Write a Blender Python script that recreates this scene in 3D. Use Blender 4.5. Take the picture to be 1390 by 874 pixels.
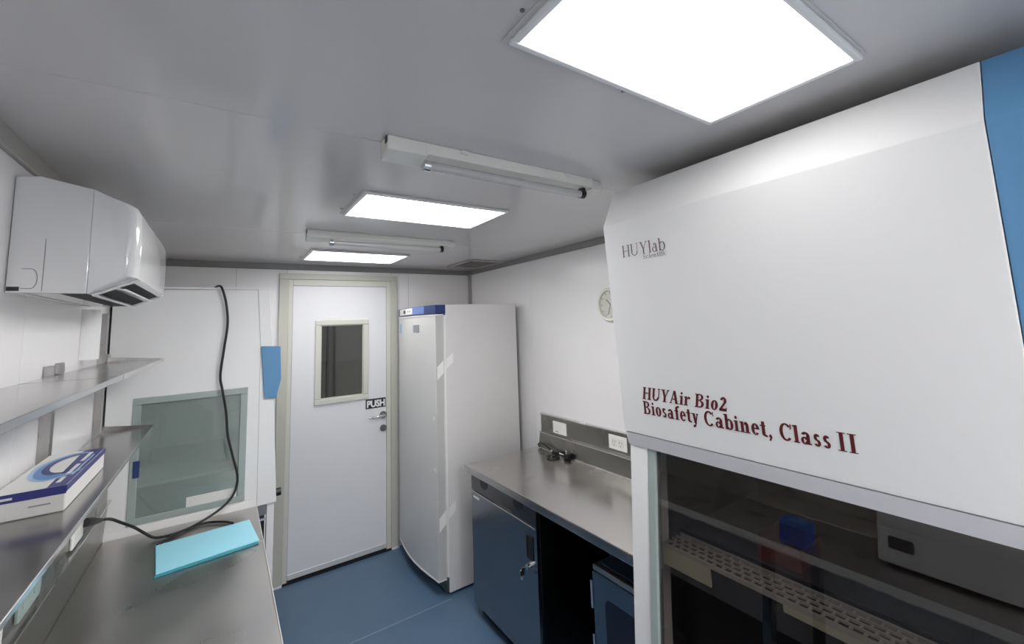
import bpy, bmesh, math, random
from mathutils import Vector, Matrix
random.seed(7)
for o in list(bpy.data.objects):
    bpy.data.objects.remove(o)
SC = bpy.context.scene
COL = SC.collection
OZ = 1.715                       # eye height above the floor; shapes below are given relative to the eye

# ------------------------------------------------------------------ camera
YAW, PIT, ROL = -0.625852, 0.112040, 0.040501
F, CX, CY = 583.870, 726.11, 370.283
cam_d = bpy.data.cameras.new('camera'); cam = bpy.data.objects.new('camera', cam_d); COL.objects.link(cam)
cam_d.sensor_fit = 'HORIZONTAL'; cam_d.sensor_width = 36.0
cam_d.lens = F / 1390 * 36
cam_d.shift_x = -(CX - 695) / 1390
cam_d.shift_y = -(437 - CY) / 1390
cam_d.clip_start = 0.01
Rm = Matrix.Rotation(YAW, 3, 'Z') @ Matrix.Rotation(PIT, 3, 'X') @ Matrix.Rotation(ROL, 3, 'Y')
right, fwd, up = Rm.col[0], Rm.col[1], Rm.col[2]
M4 = Matrix(((right.x, up.x, -fwd.x, 0), (right.y, up.y, -fwd.y, 0), (right.z, up.z, -fwd.z, OZ), (0, 0, 0, 1)))
cam.matrix_world = M4
SC.camera = cam

# ------------------------------------------------------------------ world and exposure
w = bpy.data.worlds.new('world'); SC.world = w; w.use_nodes = True
w.node_tree.nodes['Background'].inputs[0].default_value = (0.8, 0.85, 0.9, 1)
w.node_tree.nodes['Background'].inputs[1].default_value = 0.75
SC.view_settings.view_transform = 'Standard'
SC.view_settings.look = 'None'
SC.view_settings.exposure = 0.93
SC.view_settings.gamma = 1.0
SC.view_settings.use_curve_mapping = False
# radiance of the ceiling panels: middle, over the big cabinet (dim), by the door, unseen fill added behind the viewer
LAMP, LAMP_NEAR, LAMP_FAR, FILL_BACK = 14.5, 2.1, 4.4, 26.5

# ------------------------------------------------------------------ materials
def nt(name):
    m = bpy.data.materials.new(name); m.use_nodes = True
    t = m.node_tree; b = t.nodes['Principled BSDF']
    return m, t, b
def N(t, kind, **kw):
    n = t.nodes.new(kind)
    for k, v in kw.items(): n.inputs[k].default_value = v
    return n
def paint(name, col, rough=0.4, metal=0.0, mottle=0.03, scale=6.0, bump=0.0, bscale=200.0, stretch=(1, 1, 1), rvar=0.0, spec=0.5, coat=0.0):
    m, t, b = nt(name)
    tc = t.nodes.new('ShaderNodeTexCoord'); mp = t.nodes.new('ShaderNodeMapping')
    mp.inputs['Scale'].default_value = stretch
    t.links.new(tc.outputs['Object'], mp.inputs['Vector'])
    nz = N(t, 'ShaderNodeTexNoise', Scale=scale, Detail=4.0, Roughness=0.6)
    t.links.new(mp.outputs[0], nz.inputs['Vector'])
    mx = t.nodes.new('ShaderNodeMix'); mx.data_type = 'RGBA'
    lo = [max(0, c * (1 - mottle * 2)) for c in col]; hi = [min(1, c * (1 + mottle * 2)) for c in col]
    mx.inputs[6].default_value = (*lo, 1); mx.inputs[7].default_value = (*hi, 1)
    t.links.new(nz.outputs['Fac'], mx.inputs[0]); t.links.new(mx.outputs[2], b.inputs['Base Color'])
    b.inputs['Metallic'].default_value = metal
    b.inputs['Specular IOR Level'].default_value = spec
    b.inputs['Coat Weight'].default_value = coat
    if rvar:
        mr = t.nodes.new('ShaderNodeMapRange'); mr.inputs['To Min'].default_value = max(0.02, rough - rvar); mr.inputs['To Max'].default_value = rough + rvar
        t.links.new(nz.outputs['Fac'], mr.inputs['Value']); t.links.new(mr.outputs[0], b.inputs['Roughness'])
    else:
        b.inputs['Roughness'].default_value = rough
    if bump:
        n2 = N(t, 'ShaderNodeTexNoise', Scale=bscale, Detail=2.0); t.links.new(mp.outputs[0], n2.inputs['Vector'])
        bp = t.nodes.new('ShaderNodeBump'); bp.inputs['Strength'].default_value = bump; bp.inputs['Distance'].default_value = 0.002
        t.links.new(n2.outputs['Fac'], bp.inputs['Height']); t.links.new(bp.outputs[0], b.inputs['Normal'])
    return m
def steel(name, col, rough, stretch=(60, 1.5, 60), bump=0.004, smear=0.12, blot=0.12):
    """brushed stainless steel: fine grain along one axis, cloudy smears in roughness and tone"""
    m, t, b = nt(name)
    tc = t.nodes.new('ShaderNodeTexCoord'); mp = t.nodes.new('ShaderNodeMapping'); mp.inputs['Scale'].default_value = stretch
    t.links.new(tc.outputs['Object'], mp.inputs['Vector'])
    g = N(t, 'ShaderNodeTexNoise', Scale=8.0, Detail=5.0, Roughness=0.7); t.links.new(mp.outputs[0], g.inputs['Vector'])
    c = N(t, 'ShaderNodeTexNoise', Scale=3.0, Detail=2.0, Roughness=0.5); t.links.new(tc.outputs['Object'], c.inputs['Vector'])
    mx = t.nodes.new('ShaderNodeMix'); mx.data_type = 'RGBA'
    mx.inputs[6].default_value = (*[v * (1 - blot) for v in col], 1); mx.inputs[7].default_value = (*[min(1, v * (1 + blot)) for v in col], 1)
    t.links.new(c.outputs['Fac'], mx.inputs[0]); t.links.new(mx.outputs[2], b.inputs['Base Color'])
    b.inputs['Metallic'].default_value = 1.0
    mr = t.nodes.new('ShaderNodeMapRange'); mr.inputs['From Min'].default_value = 0.15; mr.inputs['From Max'].default_value = 0.85
    mr.inputs['To Min'].default_value = max(0.04, rough - smear); mr.inputs['To Max'].default_value = rough + smear
    ad = t.nodes.new('ShaderNodeMath'); ad.operation = 'MULTIPLY_ADD'; ad.inputs[1].default_value = 0.06; 
    t.links.new(g.outputs['Fac'], ad.inputs[0]); 
    sc = t.nodes.new('ShaderNodeMath'); sc.operation = 'MULTIPLY'; sc.inputs[1].default_value = 0.90
    t.links.new(c.outputs['Fac'], sc.inputs[0]); t.links.new(sc.outputs[0], ad.inputs[2])
    t.links.new(ad.outputs[0], mr.inputs['Value']); t.links.new(mr.outputs[0], b.inputs['Roughness'])
    bp = t.nodes.new('ShaderNodeBump'); bp.inputs['Strength'].default_value = bump; bp.inputs['Distance'].default_value = 0.001
    t.links.new(g.outputs['Fac'], bp.inputs['Height']); t.links.new(bp.outputs[0], b.inputs['Normal'])
    return m
def emit(name, col, s):
    m, t, b = nt(name); t.nodes.remove(b)
    e = t.nodes.new('ShaderNodeEmission'); e.inputs[0].default_value = (*col, 1); e.inputs[1].default_value = s
    t.links.new(e.outputs[0], t.nodes['Material Output'].inputs[0]); return m
def tinted_glass(name, tint, refl=1.0, ior=1.5, rough=0.0):
    """pane seen through: tinted transparency plus a mirror-like Fresnel reflection"""
    m, t, b = nt(name); t.nodes.remove(b)
    tr = t.nodes.new('ShaderNodeBsdfTransparent'); tr.inputs[0].default_value = (*tint, 1)
    gl = t.nodes.new('ShaderNodeBsdfGlossy'); gl.inputs['Roughness'].default_value = rough; gl.inputs[0].default_value = (refl, refl, refl, 1)
    fr = t.nodes.new('ShaderNodeFresnel'); fr.inputs[0].default_value = ior
    mx = t.nodes.new('ShaderNodeMixShader')
    ge = t.nodes.new('ShaderNodeNewGeometry'); fm = t.nodes.new('ShaderNodeMath'); fm.operation = 'SUBTRACT'; fm.use_clamp = True   # inner faces of the pane do not mirror
    t.links.new(fr.outputs[0], fm.inputs[0]); t.links.new(ge.outputs['Backfacing'], fm.inputs[1])
    t.links.new(fm.outputs[0], mx.inputs[0]); t.links.new(tr.outputs[0], mx.inputs[1]); t.links.new(gl.outputs[0], mx.inputs[2])
    t.links.new(mx.outputs[0], t.nodes['Material Output'].inputs[0]); return m

M = {}
M['ceiling'] = paint('ceiling_panel', (0.66, 0.645, 0.645), 0.16, mottle=0.012, scale=2, bump=0.015, bscale=5, rvar=0.05)
M['wall'] = paint('wall_panel', (0.88, 0.87, 0.875), 0.22, mottle=0.01, scale=2, bump=0.015, bscale=6)
M['trim'] = paint('trim_grey', (0.22, 0.215, 0.21), 0.35, metal=0.3)
M['trim_light'] = paint('trim_beige', (0.42, 0.41, 0.385), 0.4, metal=0.2)
M['floor'] = paint('blue_vinyl', (0.095, 0.165, 0.262), 0.38, mottle=0.07, scale=5, bump=0.05, bscale=120, rvar=0.05)
M['weld'] = paint('weld_seam', (0.17, 0.26, 0.36), 0.35)
M['door'] = paint('door_white', (0.82, 0.825, 0.85), 0.35, mottle=0.01)
M['jamb'] = paint('jamb_beige', (0.56, 0.555, 0.50), 0.4, mottle=0.02)
M['jamb_pale'] = paint('window_frame_cream', (0.68, 0.675, 0.61), 0.4, mottle=0.02)
M['sill'] = paint('sill_strip', (0.72, 0.73, 0.73), 0.35, metal=0.3)
M['white'] = paint('white_enamel', (0.86, 0.86, 0.855), 0.36, mottle=0.01)
M['white_warm'] = paint('white_plastic', (0.80, 0.80, 0.79), 0.3, mottle=0.01)
M['hood'] = paint('hood_enamel', (0.82, 0.82, 0.815), 0.55, mottle=0.008, spec=0.3)
M['lip_grey'] = paint('hood_lip', (0.80, 0.79, 0.80), 0.45)
M['acwhite'] = paint('gloss_white_plastic', (0.80, 0.80, 0.80), 0.14, mottle=0.006, coat=0.4)
M['blue'] = paint('blue_enamel', (0.11, 0.28, 0.50), 0.4, mottle=0.02)
M['blue_dark'] = paint('navy_plastic', (0.02, 0.045, 0.17), 0.3)
M['blue_light'] = paint('periwinkle_plastic', (0.13, 0.22, 0.52), 0.3)
M['grey_fridge'] = paint('fridge_silver_paint', (0.72, 0.72, 0.71), 0.34, mottle=0.02)
M['fridge_side'] = paint('fridge_side_grey', (0.72, 0.705, 0.695), 0.4, mottle=0.02)
M['edge_grey'] = paint('door_edge_grey', (0.52, 0.52, 0.505), 0.4)
M['gasket'] = paint('white_gasket', (0.82, 0.82, 0.80), 0.5)
M['steel_bench'] = steel('steel_bench', (0.58, 0.565, 0.55), 0.25, stretch=(40, 1.2, 40), blot=0.16)
M['steel_left'] = steel('steel_left_bench', (0.52, 0.50, 0.485), 0.32, stretch=(40, 1.2, 40), blot=0.22)
M['steel_splash'] = steel('steel_splash', (0.33, 0.32, 0.30), 0.30, stretch=(60, 1.2, 60))
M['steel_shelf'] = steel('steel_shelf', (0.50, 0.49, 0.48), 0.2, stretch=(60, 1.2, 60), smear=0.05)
M['steel_post'] = steel('steel_post', (0.42, 0.41, 0.40), 0.3, stretch=(60, 60, 1.5))
M['steel_edge'] = steel('steel_edge', (0.72, 0.71, 0.70), 0.22)
M['steel_door'] = steel('steel_cabinet_door', (0.30, 0.31, 0.33), 0.2, stretch=(60, 60, 1.5), smear=0.06)
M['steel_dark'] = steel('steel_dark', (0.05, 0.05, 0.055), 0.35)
M['steel_in'] = steel('steel_interior', (0.5, 0.48, 0.46), 0.35)
M['incubator'] = paint('incubator_blue_grey', (0.075, 0.125, 0.18), 0.3, metal=0.5)
M['black_navy'] = paint('navy_black_glass', (0.008, 0.010, 0.022), 0.12)
M['black'] = paint('black_plastic', (0.012, 0.012, 0.013), 0.35)
M['void_shade'] = paint('dark_void', (0.006, 0.006, 0.007), 0.7)  # near-black that stands in for the shade inside openings and gaps
M['rubber'] = paint('black_rubber', (0.014, 0.014, 0.015), 0.45)
M['chrome'] = paint('chrome', (0.72, 0.72, 0.71), 0.12, metal=1.0)
M['dull_metal'] = paint('dull_metal', (0.28, 0.28, 0.27), 0.3, metal=1.0)
M['ivory'] = paint('ivory_plastic', (0.80, 0.79, 0.74), 0.35)
M['outlet'] = paint('outlet_white', (0.86, 0.86, 0.84), 0.3)
M['outlet_green'] = paint('outlet_greenish', (0.36, 0.44, 0.42), 0.25)
def hazy_pane(name, tint, haze, amount, ior=1.5):
    m = tinted_glass(name, tint, 0.9, ior); t = m.node_tree
    tr = [n for n in t.nodes if n.type == 'BSDF_TRANSPARENT'][0]; mx = [n for n in t.nodes if n.type == 'MIX_SHADER'][0]
    df = t.nodes.new('ShaderNodeBsdfDiffuse'); df.inputs[0].default_value = (*haze, 1)
    m2 = t.nodes.new('ShaderNodeMixShader'); m2.inputs[0].default_value = amount
    t.links.new(tr.outputs[0], m2.inputs[1]); t.links.new(df.outputs[0], m2.inputs[2]); t.links.new(m2.outputs[0], mx.inputs[1])
    return m
M['glass_l'] = hazy_pane('smoked_side_glass', (0.88, 0.92, 0.90), (0.40, 0.46, 0.435), 0.34, 1.6)
M['glass_r'] = tinted_glass('dark_sash_glass', (0.66, 0.64, 0.63), 0.9, 2.1)
M['glass_d'] = tinted_glass('door_glass', (0.5, 0.5, 0.48), 0.7, 1.5)
M['glass_frame'] = paint('sea_green_frame', (0.36, 0.42, 0.40), 0.25)
M['teal_int'] = paint('teal_grey_interior', (0.78, 0.84, 0.82), 0.4)
M['pad'] = paint('turquoise_cover', (0.36, 0.76, 0.90), 0.45, mottle=0.03)
M['pad2'] = paint('teal_edge', (0.05, 0.30, 0.36), 0.5)
M['maroon'] = paint('maroon_print', (0.115, 0.008, 0.014), 0.5)
M['greyprint'] = paint('faded_maroon_print', (0.16, 0.105, 0.115), 0.5)
M['card'] = paint('white_card', (0.78, 0.77, 0.74), 0.45)
M['print_navy'] = paint('navy_print', (0.03, 0.035, 0.20), 0.3)
M['print_blue'] = paint('swoosh_blue', (0.11, 0.27, 0.58), 0.3)
M['print_pale'] = paint('swoosh_pale_blue', (0.34, 0.55, 0.78), 0.3)
M['print_grey'] = paint('grey_print', (0.30, 0.31, 0.34), 0.5)
M['tape'] = paint('frosted_tape', (0.86, 0.86, 0.84), 0.5)
M['signblack'] = paint('sign_black', (0.012, 0.012, 0.016), 0.4)
M['signwhite'] = paint('sign_white', (0.85, 0.85, 0.85), 0.4)
M['instrument'] = paint('instrument_grey', (0.42, 0.42, 0.42), 0.4)
M['bin_blue'] = paint('bin_blue', (0.03, 0.09, 0.34), 0.35)
M['edge_white'] = paint('pale_edge', (0.72, 0.71, 0.69), 0.35, metal=0.2)
M['grille'] = paint('grille_metal', (0.62, 0.60, 0.55), 0.4)
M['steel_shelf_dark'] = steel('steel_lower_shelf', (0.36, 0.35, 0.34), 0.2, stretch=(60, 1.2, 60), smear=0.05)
M['steel_drawer'] = steel('steel_drawer_front', (0.17, 0.165, 0.165), 0.25)
M['cream'] = paint('cream_paint', (0.80, 0.78, 0.60), 0.5)
M['red'] = paint('dull_red', (0.30, 0.07, 0.06), 0.5)
M['dial'] = paint('clock_dial', (0.66, 0.66, 0.60), 0.4)
M['bezel'] = paint('clock_bezel', (0.76, 0.76, 0.69), 0.35)
M['corridor'] = paint('corridor_grey', (0.42, 0.40, 0.385), 0.6)
M['lamp'] = emit('lit_diffuser', (1.0, 0.99, 0.985), LAMP)
M['lamp_far'] = emit('lit_diffuser_far', (1.0, 0.99, 0.985), LAMP_FAR)
M['fill_back'] = emit('fill_diffuser_back', (1.0, 0.99, 0.985), FILL_BACK)
M['lamp_near'] = emit('lit_diffuser_dim', (1.0, 0.99, 0.985), LAMP_NEAR)
M['tube'] = paint('unlit_tube_glass', (0.52, 0.52, 0.52), 0.08, coat=0.5)

# ------------------------------------------------------------------ mesh helpers (z relative to the eye)
def BM(): return bmesh.new()
def box(bm, x0, x1, y0, y1, z0, z1):
    v = [bm.verts.new(p) for p in ((x0,y0,z0),(x1,y0,z0),(x1,y1,z0),(x0,y1,z0),(x0,y0,z1),(x1,y0,z1),(x1,y1,z1),(x0,y1,z1))]
    for f in ((0,3,2,1),(4,5,6,7),(0,1,5,4),(1,2,6,5),(2,3,7,6),(3,0,4,7)): bm.faces.new([v[i] for i in f])
    return bm
def prism(bm, poly, axis, a, b):
    """extrude a 2-D polygon along axis; poly gives the other two coordinates in xyz order"""
    def P(p, c):
        return {'x': (c, p[0], p[1]), 'y': (p[0], c, p[1]), 'z': (p[0], p[1], c)}[axis]
    A = [bm.verts.new(P(p, a)) for p in poly]; B = [bm.verts.new(P(p, b)) for p in poly]
    n = len(poly)
    bm.faces.new(A); bm.faces.new(B[::-1])
    for i in range(n): bm.faces.new((A[i], B[i], B[(i+1) % n], A[(i+1) % n]))
    return bm
def cyl(bm, p0, p1, r, n=20, r1=None):
    p0, p1 = Vector(p0), Vector(p1); d = (p1 - p0).normalized()
    a = d.orthogonal().normalized(); b = d.cross(a); r1 = r if r1 is None else r1
    A = [bm.verts.new(p0 + (a*math.cos(t) + b*math.sin(t))*r) for t in [2*math.pi*i/n for i in range(n)]]
    B = [bm.verts.new(p1 + (a*math.cos(t) + b*math.sin(t))*r1) for t in [2*math.pi*i/n for i in range(n)]]
    bm.faces.new(A[::-1]); bm.faces.new(B)
    for i in range(n): bm.faces.new((A[i], A[(i+1) % n], B[(i+1) % n], B[i]))
    return bm
def spline(pts, k=8):
    P = [Vector(p) for p in pts]; P = [2*P[0]-P[1]] + P + [2*P[-1]-P[-2]]; out = []
    for i in range(1, len(P)-2):
        for j in range(k):
            t = j/k
            out.append(0.5*((2*P[i]) + (P[i+1]-P[i-1])*t + (2*P[i-1]-5*P[i]+4*P[i+1]-P[i+2])*t*t + (3*P[i]-P[i-1]-3*P[i+1]+P[i+2])*t**3))
    out.append(P[-2]); return out
def tube(bm, pts, r, n=10):
    pts = [Vector(p) for p in pts]; rings = []
    nrm = None
    for i, p in enumerate(pts):
        d = (pts[min(i+1, len(pts)-1)] - pts[max(i-1, 0)]).normalized()
        if nrm is None: nrm = d.orthogonal().normalized()
        nrm = (nrm - d*nrm.dot(d)).normalized(); b = d.cross(nrm)
        rr = r[i] if isinstance(r, (list, tuple)) else r
        rings.append([bm.verts.new(p + (nrm*math.cos(t) + b*math.sin(t))*rr) for t in [2*math.pi*k/n for k in range(n)]])
    for A, B in zip(rings, rings[1:]):
        for k in range(n): bm.faces.new((A[k], A[(k+1) % n], B[(k+1) % n], B[k]))
    bm.faces.new(rings[0][::-1]); bm.faces.new(rings[-1])
    return bm
def ring(bm, x0, x1, y0, y1, z0, z1, t, axis='z'):
    """rectangular frame of width t lying across axis"""
    if axis == 'z':
        box(bm, x0, x1, y0, y0+t, z0, z1); box(bm, x0, x1, y1-t, y1, z0, z1)
        box(bm, x0, x0+t, y0+t, y1-t, z0, z1); box(bm, x1-t, x1, y0+t, y1-t, z0, z1)
    elif axis == 'y':
        box(bm, x0, x1, y0, y1, z0, z0+t); box(bm, x0, x1, y0, y1, z1-t, z1)
        box(bm, x0, x0+t, y0, y1, z0+t, z1-t); box(bm, x1-t, x1, y0, y1, z0+t, z1-t)
    else:
        box(bm, x0, x1, y0, y1, z0, z0+t); box(bm, x0, x1, y0, y1, z1-t, z1)
        box(bm, x0, x1, y0, y0+t, z0+t, z1-t); box(bm, x0, x1, y1-t, y1, z0+t, z1-t)
    return bm
def make(name, bm, mat, parent=None, bevel=0.0, seg=2, smooth=False, loc=None):
    """link one mesh object; its vertices come in scene coordinates"""
    bmesh.ops.recalc_face_normals(bm, faces=bm.faces[:])
    if bevel:
        es = [e for e in bm.edges if len(e.link_faces) == 2 and e.calc_face_angle(0) > 0.5]
        bmesh.ops.bevel(bm, geom=es, offset=bevel, segments=seg, profile=0.6, affect='EDGES', clamp_overlap=True)
    org = Vector((0, 0, 0))
    root = parent
    while root is not None and root.parent is not None: root = root.parent
    if root is not None: org = root.location.copy()
    elif loc is not None: org = Vector((loc[0], loc[1], loc[2] + OZ))
    for v in bm.verts: v.co = Vector((v.co.x, v.co.y, v.co.z + OZ)) - org
    me = bpy.data.meshes.new(name); bm.to_mesh(me); bm.free()
    if smooth:
        for p in me.polygons: p.use_smooth = True
        try: me.set_sharp_from_angle(angle=math.radians(40))
        except Exception: pass
    me.materials.append(M[mat])
    o = bpy.data.objects.new(name, me); COL.objects.link(o)
    if root is None: o.location = org
    if parent is not None: o.parent = parent
    return o
def thing(name, label, cat, loc, group=None):
    o = bpy.data.objects.new(name, None); COL.objects.link(o)
    o.empty_display_size = 0.05
    o.location = (loc[0], loc[1], loc[2] + OZ); o['label'] = label; o['category'] = cat
    if group: o['group'] = group
    return o
def struct(o): o['kind'] = 'structure'; return o
def tag(o, label, cat, group=None):
    o['label'] = label; o['category'] = cat
    if group: o['group'] = group
    return o
def plabel(o, label): o['label'] = label; return o
def B(*a): return box(BM(), *a)

# ------------------------------------------------------------------ flat lettering: serif glyphs drawn as polygons
def glyph(ch, T, t):
    """polygons of one serif glyph, cap height 1; T thick stroke, t hairline. returns (polys, advance)"""
    sh, so, xh = max(t*0.8, 0.035), 0.09, 0.69
    P = []
    R = lambda x0, y0, x1, y1: P.append([(x0,y0),(x1,y0),(x1,y1),(x0,y1)])
    def line(x0, y0, x1, y1, wd):      # slanted stroke with horizontal ends
        P.append([(x0-wd/2,y0),(x0+wd/2,y0),(x1+wd/2,y1),(x1-wd/2,y1)])
    def stem(x, y0, y1, bot=True, top=True, wd=None):
        wd = T if wd is None else wd
        R(x, y0, x+wd, y1)
        if bot: R(x-so, y0, x+wd+so, y0+sh)
        if top: R(x-so, y1-sh, x+wd+so, y1)
    def flag(x, y, wd=None):           # lower-case top-left serif
        wd = T if wd is None else wd
        P.append([(x-so*1.1,y-sh*1.4),(x+wd*0.5,y-sh*1.4),(x+wd*0.5,y),(x-so*1.1,y-sh*0.5)])
    def bowl(cx, cy, rx, ry, a0, a1, wx, wy, n=14):
        pts = []
        for i in range(n+1):
            a = math.radians(a0 + (a1-a0)*i/n); pts.append(((cx+rx*math.cos(a), cy+ry*math.sin(a)), (cx+(rx-wx)*math.cos(a), cy+(ry-wy)*math.sin(a))))
        for (o0, i0), (o1, i1) in zip(pts, pts[1:]): P.append([o0, o1, i1, i0])
    if ch == ' ': return P, 0.36
    if ch == 'H': stem(.1,0,1); stem(.72,0,1); R(.1+T,.48,.72,.48+t); return P, .82+T
    if ch == 'I': stem(.1,0,1); return P, .2+T
    if ch == 'U':
        stem(.1,.3,1,False); stem(.76,.3,1,False,True,t*1.2)
        bowl((.1+.76+t)/2,.32,(.66+t)/2,.34,180,360,T*.75,t*1.3); return P, .98
    if ch == 'Y':
        line(.14+T/2,1,.46,.42,T); line(.82,1,.46+T*.3,.42,t*1.2); stem(.46-T/2,0,.45,True,False)
        R(.02,1-sh,.14+T+so,1); R(.70,1-sh,.95,1); return P, .96
    if ch == 'A':
        line(.12,0,.46,1,t*1.3); line(.84-T*.3,0,.47,1,T); R(.24,.3,.7,.3+t); R(0,0,.26,sh); R(.62,0,.98,sh); return P, 1.0
    if ch == 'B':
        stem(.1,0,1); bowl(.1+T+.12,.765,.34,.235,-90,90,T*.9,t); bowl(.1+T+.14,.27,.40,.27,-90,90,T,t)
        R(.1+T,1-t,.24+T,1); R(.1+T,.5,.26+T,.5+t); R(.1+T,0,.26+T,t); return P, .72+T
    if ch == 'C':
        bowl(.52,.5,.46,.52,42,318,T,t*1.2,22); R(.84,.70,.84+t,1.0); return P, .98
    if ch == '2':
        bowl(.34,.70,.29,.30,-25,165,T,t*1.5); line(.10,t,.50,.62,T*.85); R(.06,0,.66,T*.85); R(.62,0,.62+t,T*1.2); return P, .74
    if ch == 'l': stem(.08,0,1,True,False); flag(.08,1.0); return P, .18+T
    if ch == 'i':
        stem(.08,0,xh,True,False); flag(.08,xh); c = .08+T/2
        P.append([(c+.11*math.cos(k*math.pi/4), .88+.11*math.sin(k*math.pi/4)) for k in range(8)]); return P, .18+T
    if ch == 'r':
        stem(.08,0,xh,True,False); flag(.08,xh); bowl(.08+T+.16,xh-.20,.17,.20,75,175,t*1.4,t*1.4,8)
        P.append([(.08+T+.2+.1*math.cos(k*math.pi/4), xh-.1+.1*math.sin(k*math.pi/4)) for k in range(8)]); return P, .42+T*.8
    if ch == 'n':
        stem(.08,0,xh,True,False); flag(.08,xh); stem(.46,0,xh-.2,True,False); bowl(.08+T+(.46-.08)/2,xh-.24,(.46-.08)/2,.25,0,165,T*.9,t*1.6,10); return P, .58+T
    if ch == 'o': bowl(.36,xh/2,.32,xh/2+.02,0,360,T,t,24); return P, .72
    if ch == 'e':
        bowl(.34,xh/2,.31,xh/2+.02,0,320,T,t,22); R(.14,xh/2,.62,xh/2+t); return P, .66
    if ch == 'c':
        bowl(.34,xh/2,.31,xh/2+.02,45,320,T,t,20); return P, .62
    if ch == 'b':
        stem(.06,0,1,False,False); flag(.06,1.0); bowl(.06+T*.5+.24,xh/2,.32,xh/2+.02,-140,140,T,t,20); return P, .46+T*1.2
    if ch == 'a':
        R(.40,.05,.40+T,xh-.2); bowl(.36,xh-.21,.04+T,.22,0,165,T*.9,t*1.4,10); bowl(.28,.20,.25,.22,20,345,T*.8,t,14); R(.40,0,.50+T,sh*1.2); return P, .54+T
    if ch == 's':
        bowl(.28,xh*.72,.21,xh*.29,20,265,T*.85,t*1.2,14); bowl(.28,xh*.27,.23,xh*.29,-160,95,T*.85,t*1.2,14); line(.40,xh*.36,.16,xh*.64,T*.8); return P, .56
    if ch == 'f':
        stem(.12,0,.80,True,False); bowl(.12+T+.12,.80,.12+T,.22,70,180,T,t*1.5,8); R(0,xh-t,.42,xh); return P, .36+T*.6
    if ch == 't':
        R(.12,.12,.12+T,.90); bowl(.12+T+.08,.14,.08+T,.15,180,290,T,t*1.4,8); R(0,xh-t,.42,xh); return P, .34+T*.6
    if ch == 'y':
        line(.12+T/2,xh,.36,0,T); line(.60,xh,.30,-.22,t*1.4); R(0,xh-sh,.36,xh); R(.48,xh-sh,.70,xh)
        P.append([(.20+.1*math.cos(k*math.pi/4), -.20+.1*math.sin(k*math.pi/4)) for k in range(8)]); return P, .70
    if ch == ',':
        P.append([(.18+.11*math.cos(k*math.pi/4), .08+.11*math.sin(k*math.pi/4)) for k in range(8)]); line(.25,.06,.12,-.2,t*1.6); return P, .40
    if ch == 'S':
        bowl(.38,.74,.29,.27,20,265,T*.9,t*1.2,14); bowl(.38,.27,.31,.29,-160,95,T*.9,t*1.2,14); line(.54,.36,.24,.66,T*.9); return P, .76
    return P, .5
def lettering(name, text, mat, parent, origin, udir, vdir, width, cap, T, t, slant=0.0, lift=0.0008):
    """print on a surface: text from origin along udir, fitted to a width"""
    polys, x = [], 0.0
    for ch in text:
        P, adv = glyph(ch, T, t)
        polys += [[(px + x + slant*py, py) for px, py in p] for p in P]; x += adv + 0.05
    s = width / x; u, v = Vector(udir).normalized(), Vector(vdir).normalized(); n = u.cross(v).normalized()
    bm = BM(); og = Vector(origin) + n*lift
    for p in polys:
        f = [bm.verts.new(og + u*(px*s) + v*(py*cap)) for px, py in p]
        try: bm.faces.new(f)
        except Exception: pass
    return make(name, bm, mat, parent)
def sans(name, text, mat, parent, origin, udir, vdir, width, cap, bold=0.02):
    c = bpy.data.curves.new(name, 'FONT'); c.body = text; c.offset = bold; c.fill_mode = 'BOTH'
    ob = bpy.data.objects.new(name + '_source', c); COL.objects.link(ob)
    dg = bpy.context.evaluated_depsgraph_get(); me = bpy.data.meshes.new_from_object(ob.evaluated_get(dg))
    bpy.data.objects.remove(ob); bpy.data.curves.remove(c)
    xs = [v.co.x for v in me.vertices]; ys = [v.co.y for v in me.vertices]
    sx, sy = width/(max(xs)-min(xs)), cap/(max(ys)-min(ys)); x0, y0 = min(xs), min(ys)
    u, v, og = Vector(udir), Vector(vdir), Vector(origin)
    bm = BM(); bm.from_mesh(me); bpy.data.meshes.remove(me)
    for q in bm.verts: q.co = og + u*((q.co.x-x0)*sx) + v*((q.co.y-y0)*sy)
    return make(name, bm, mat, parent)

# ------------------------------------------------------------------ room
FZ, CZ = -OZ, 0.49
LX, RX, BY, NY = -0.427, 1.852, 3.60, -3.00
fl = struct(make('floor', B(LX-.1, RX+.1, NY-.1, BY+.15, FZ-.06, FZ), 'floor'))
make('weld_seam', B(LX+.6, 1.215, 2.716, 2.728, FZ, FZ+.0008), 'weld', fl)
ce = struct(make('ceiling', B(LX-.1, RX+.1, NY-.1, BY+.1, CZ+.012, CZ+.08), 'trim'))
ys = [NY-.1, -1.48, -0.18, 1.12, 2.42, BY+.1]
for a, b in zip(ys, ys[1:]):
    make('ceiling_panel', B(LX-.1, RX+.1, a+.0012, b-.0012, CZ, CZ+.012), 'ceiling', ce, bevel=.0015, seg=1)
wl = struct(make('wall_left', B(LX-.08, LX-.006, NY-.1, BY+.1, FZ-.02, CZ+.03), 'trim_light'))
for a, b in ((NY-.1, -1.75), (-1.75, -0.6), (-0.6, 0.55), (0.55, 1.70), (1.70, 2.85), (2.85, BY+.1)):
    make('wall_panel', B(LX-.006, LX, a+.0008, b-.0008, FZ-.01, CZ), 'wall', wl, bevel=.001, seg=1)
wr = struct(make('wall_right', B(RX+.006, RX+.08, NY-.1, BY+.1, FZ-.02, CZ+.03), 'trim_light'))
for a, b in ((NY-.1, -1.35), (-1.35, -0.0), (0.0, 1.35), (1.35, 2.62), (2.62, BY+.1)):
    make('wall_panel', B(RX, RX+.006, a+.0008, b-.0008, FZ-.01, CZ), 'wall', wr, bevel=.001, seg=1)
struct(make('wall_near', B(LX-.1, RX+.1, NY-.08, NY, FZ-.02, CZ+.03), 'wall'))
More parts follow.
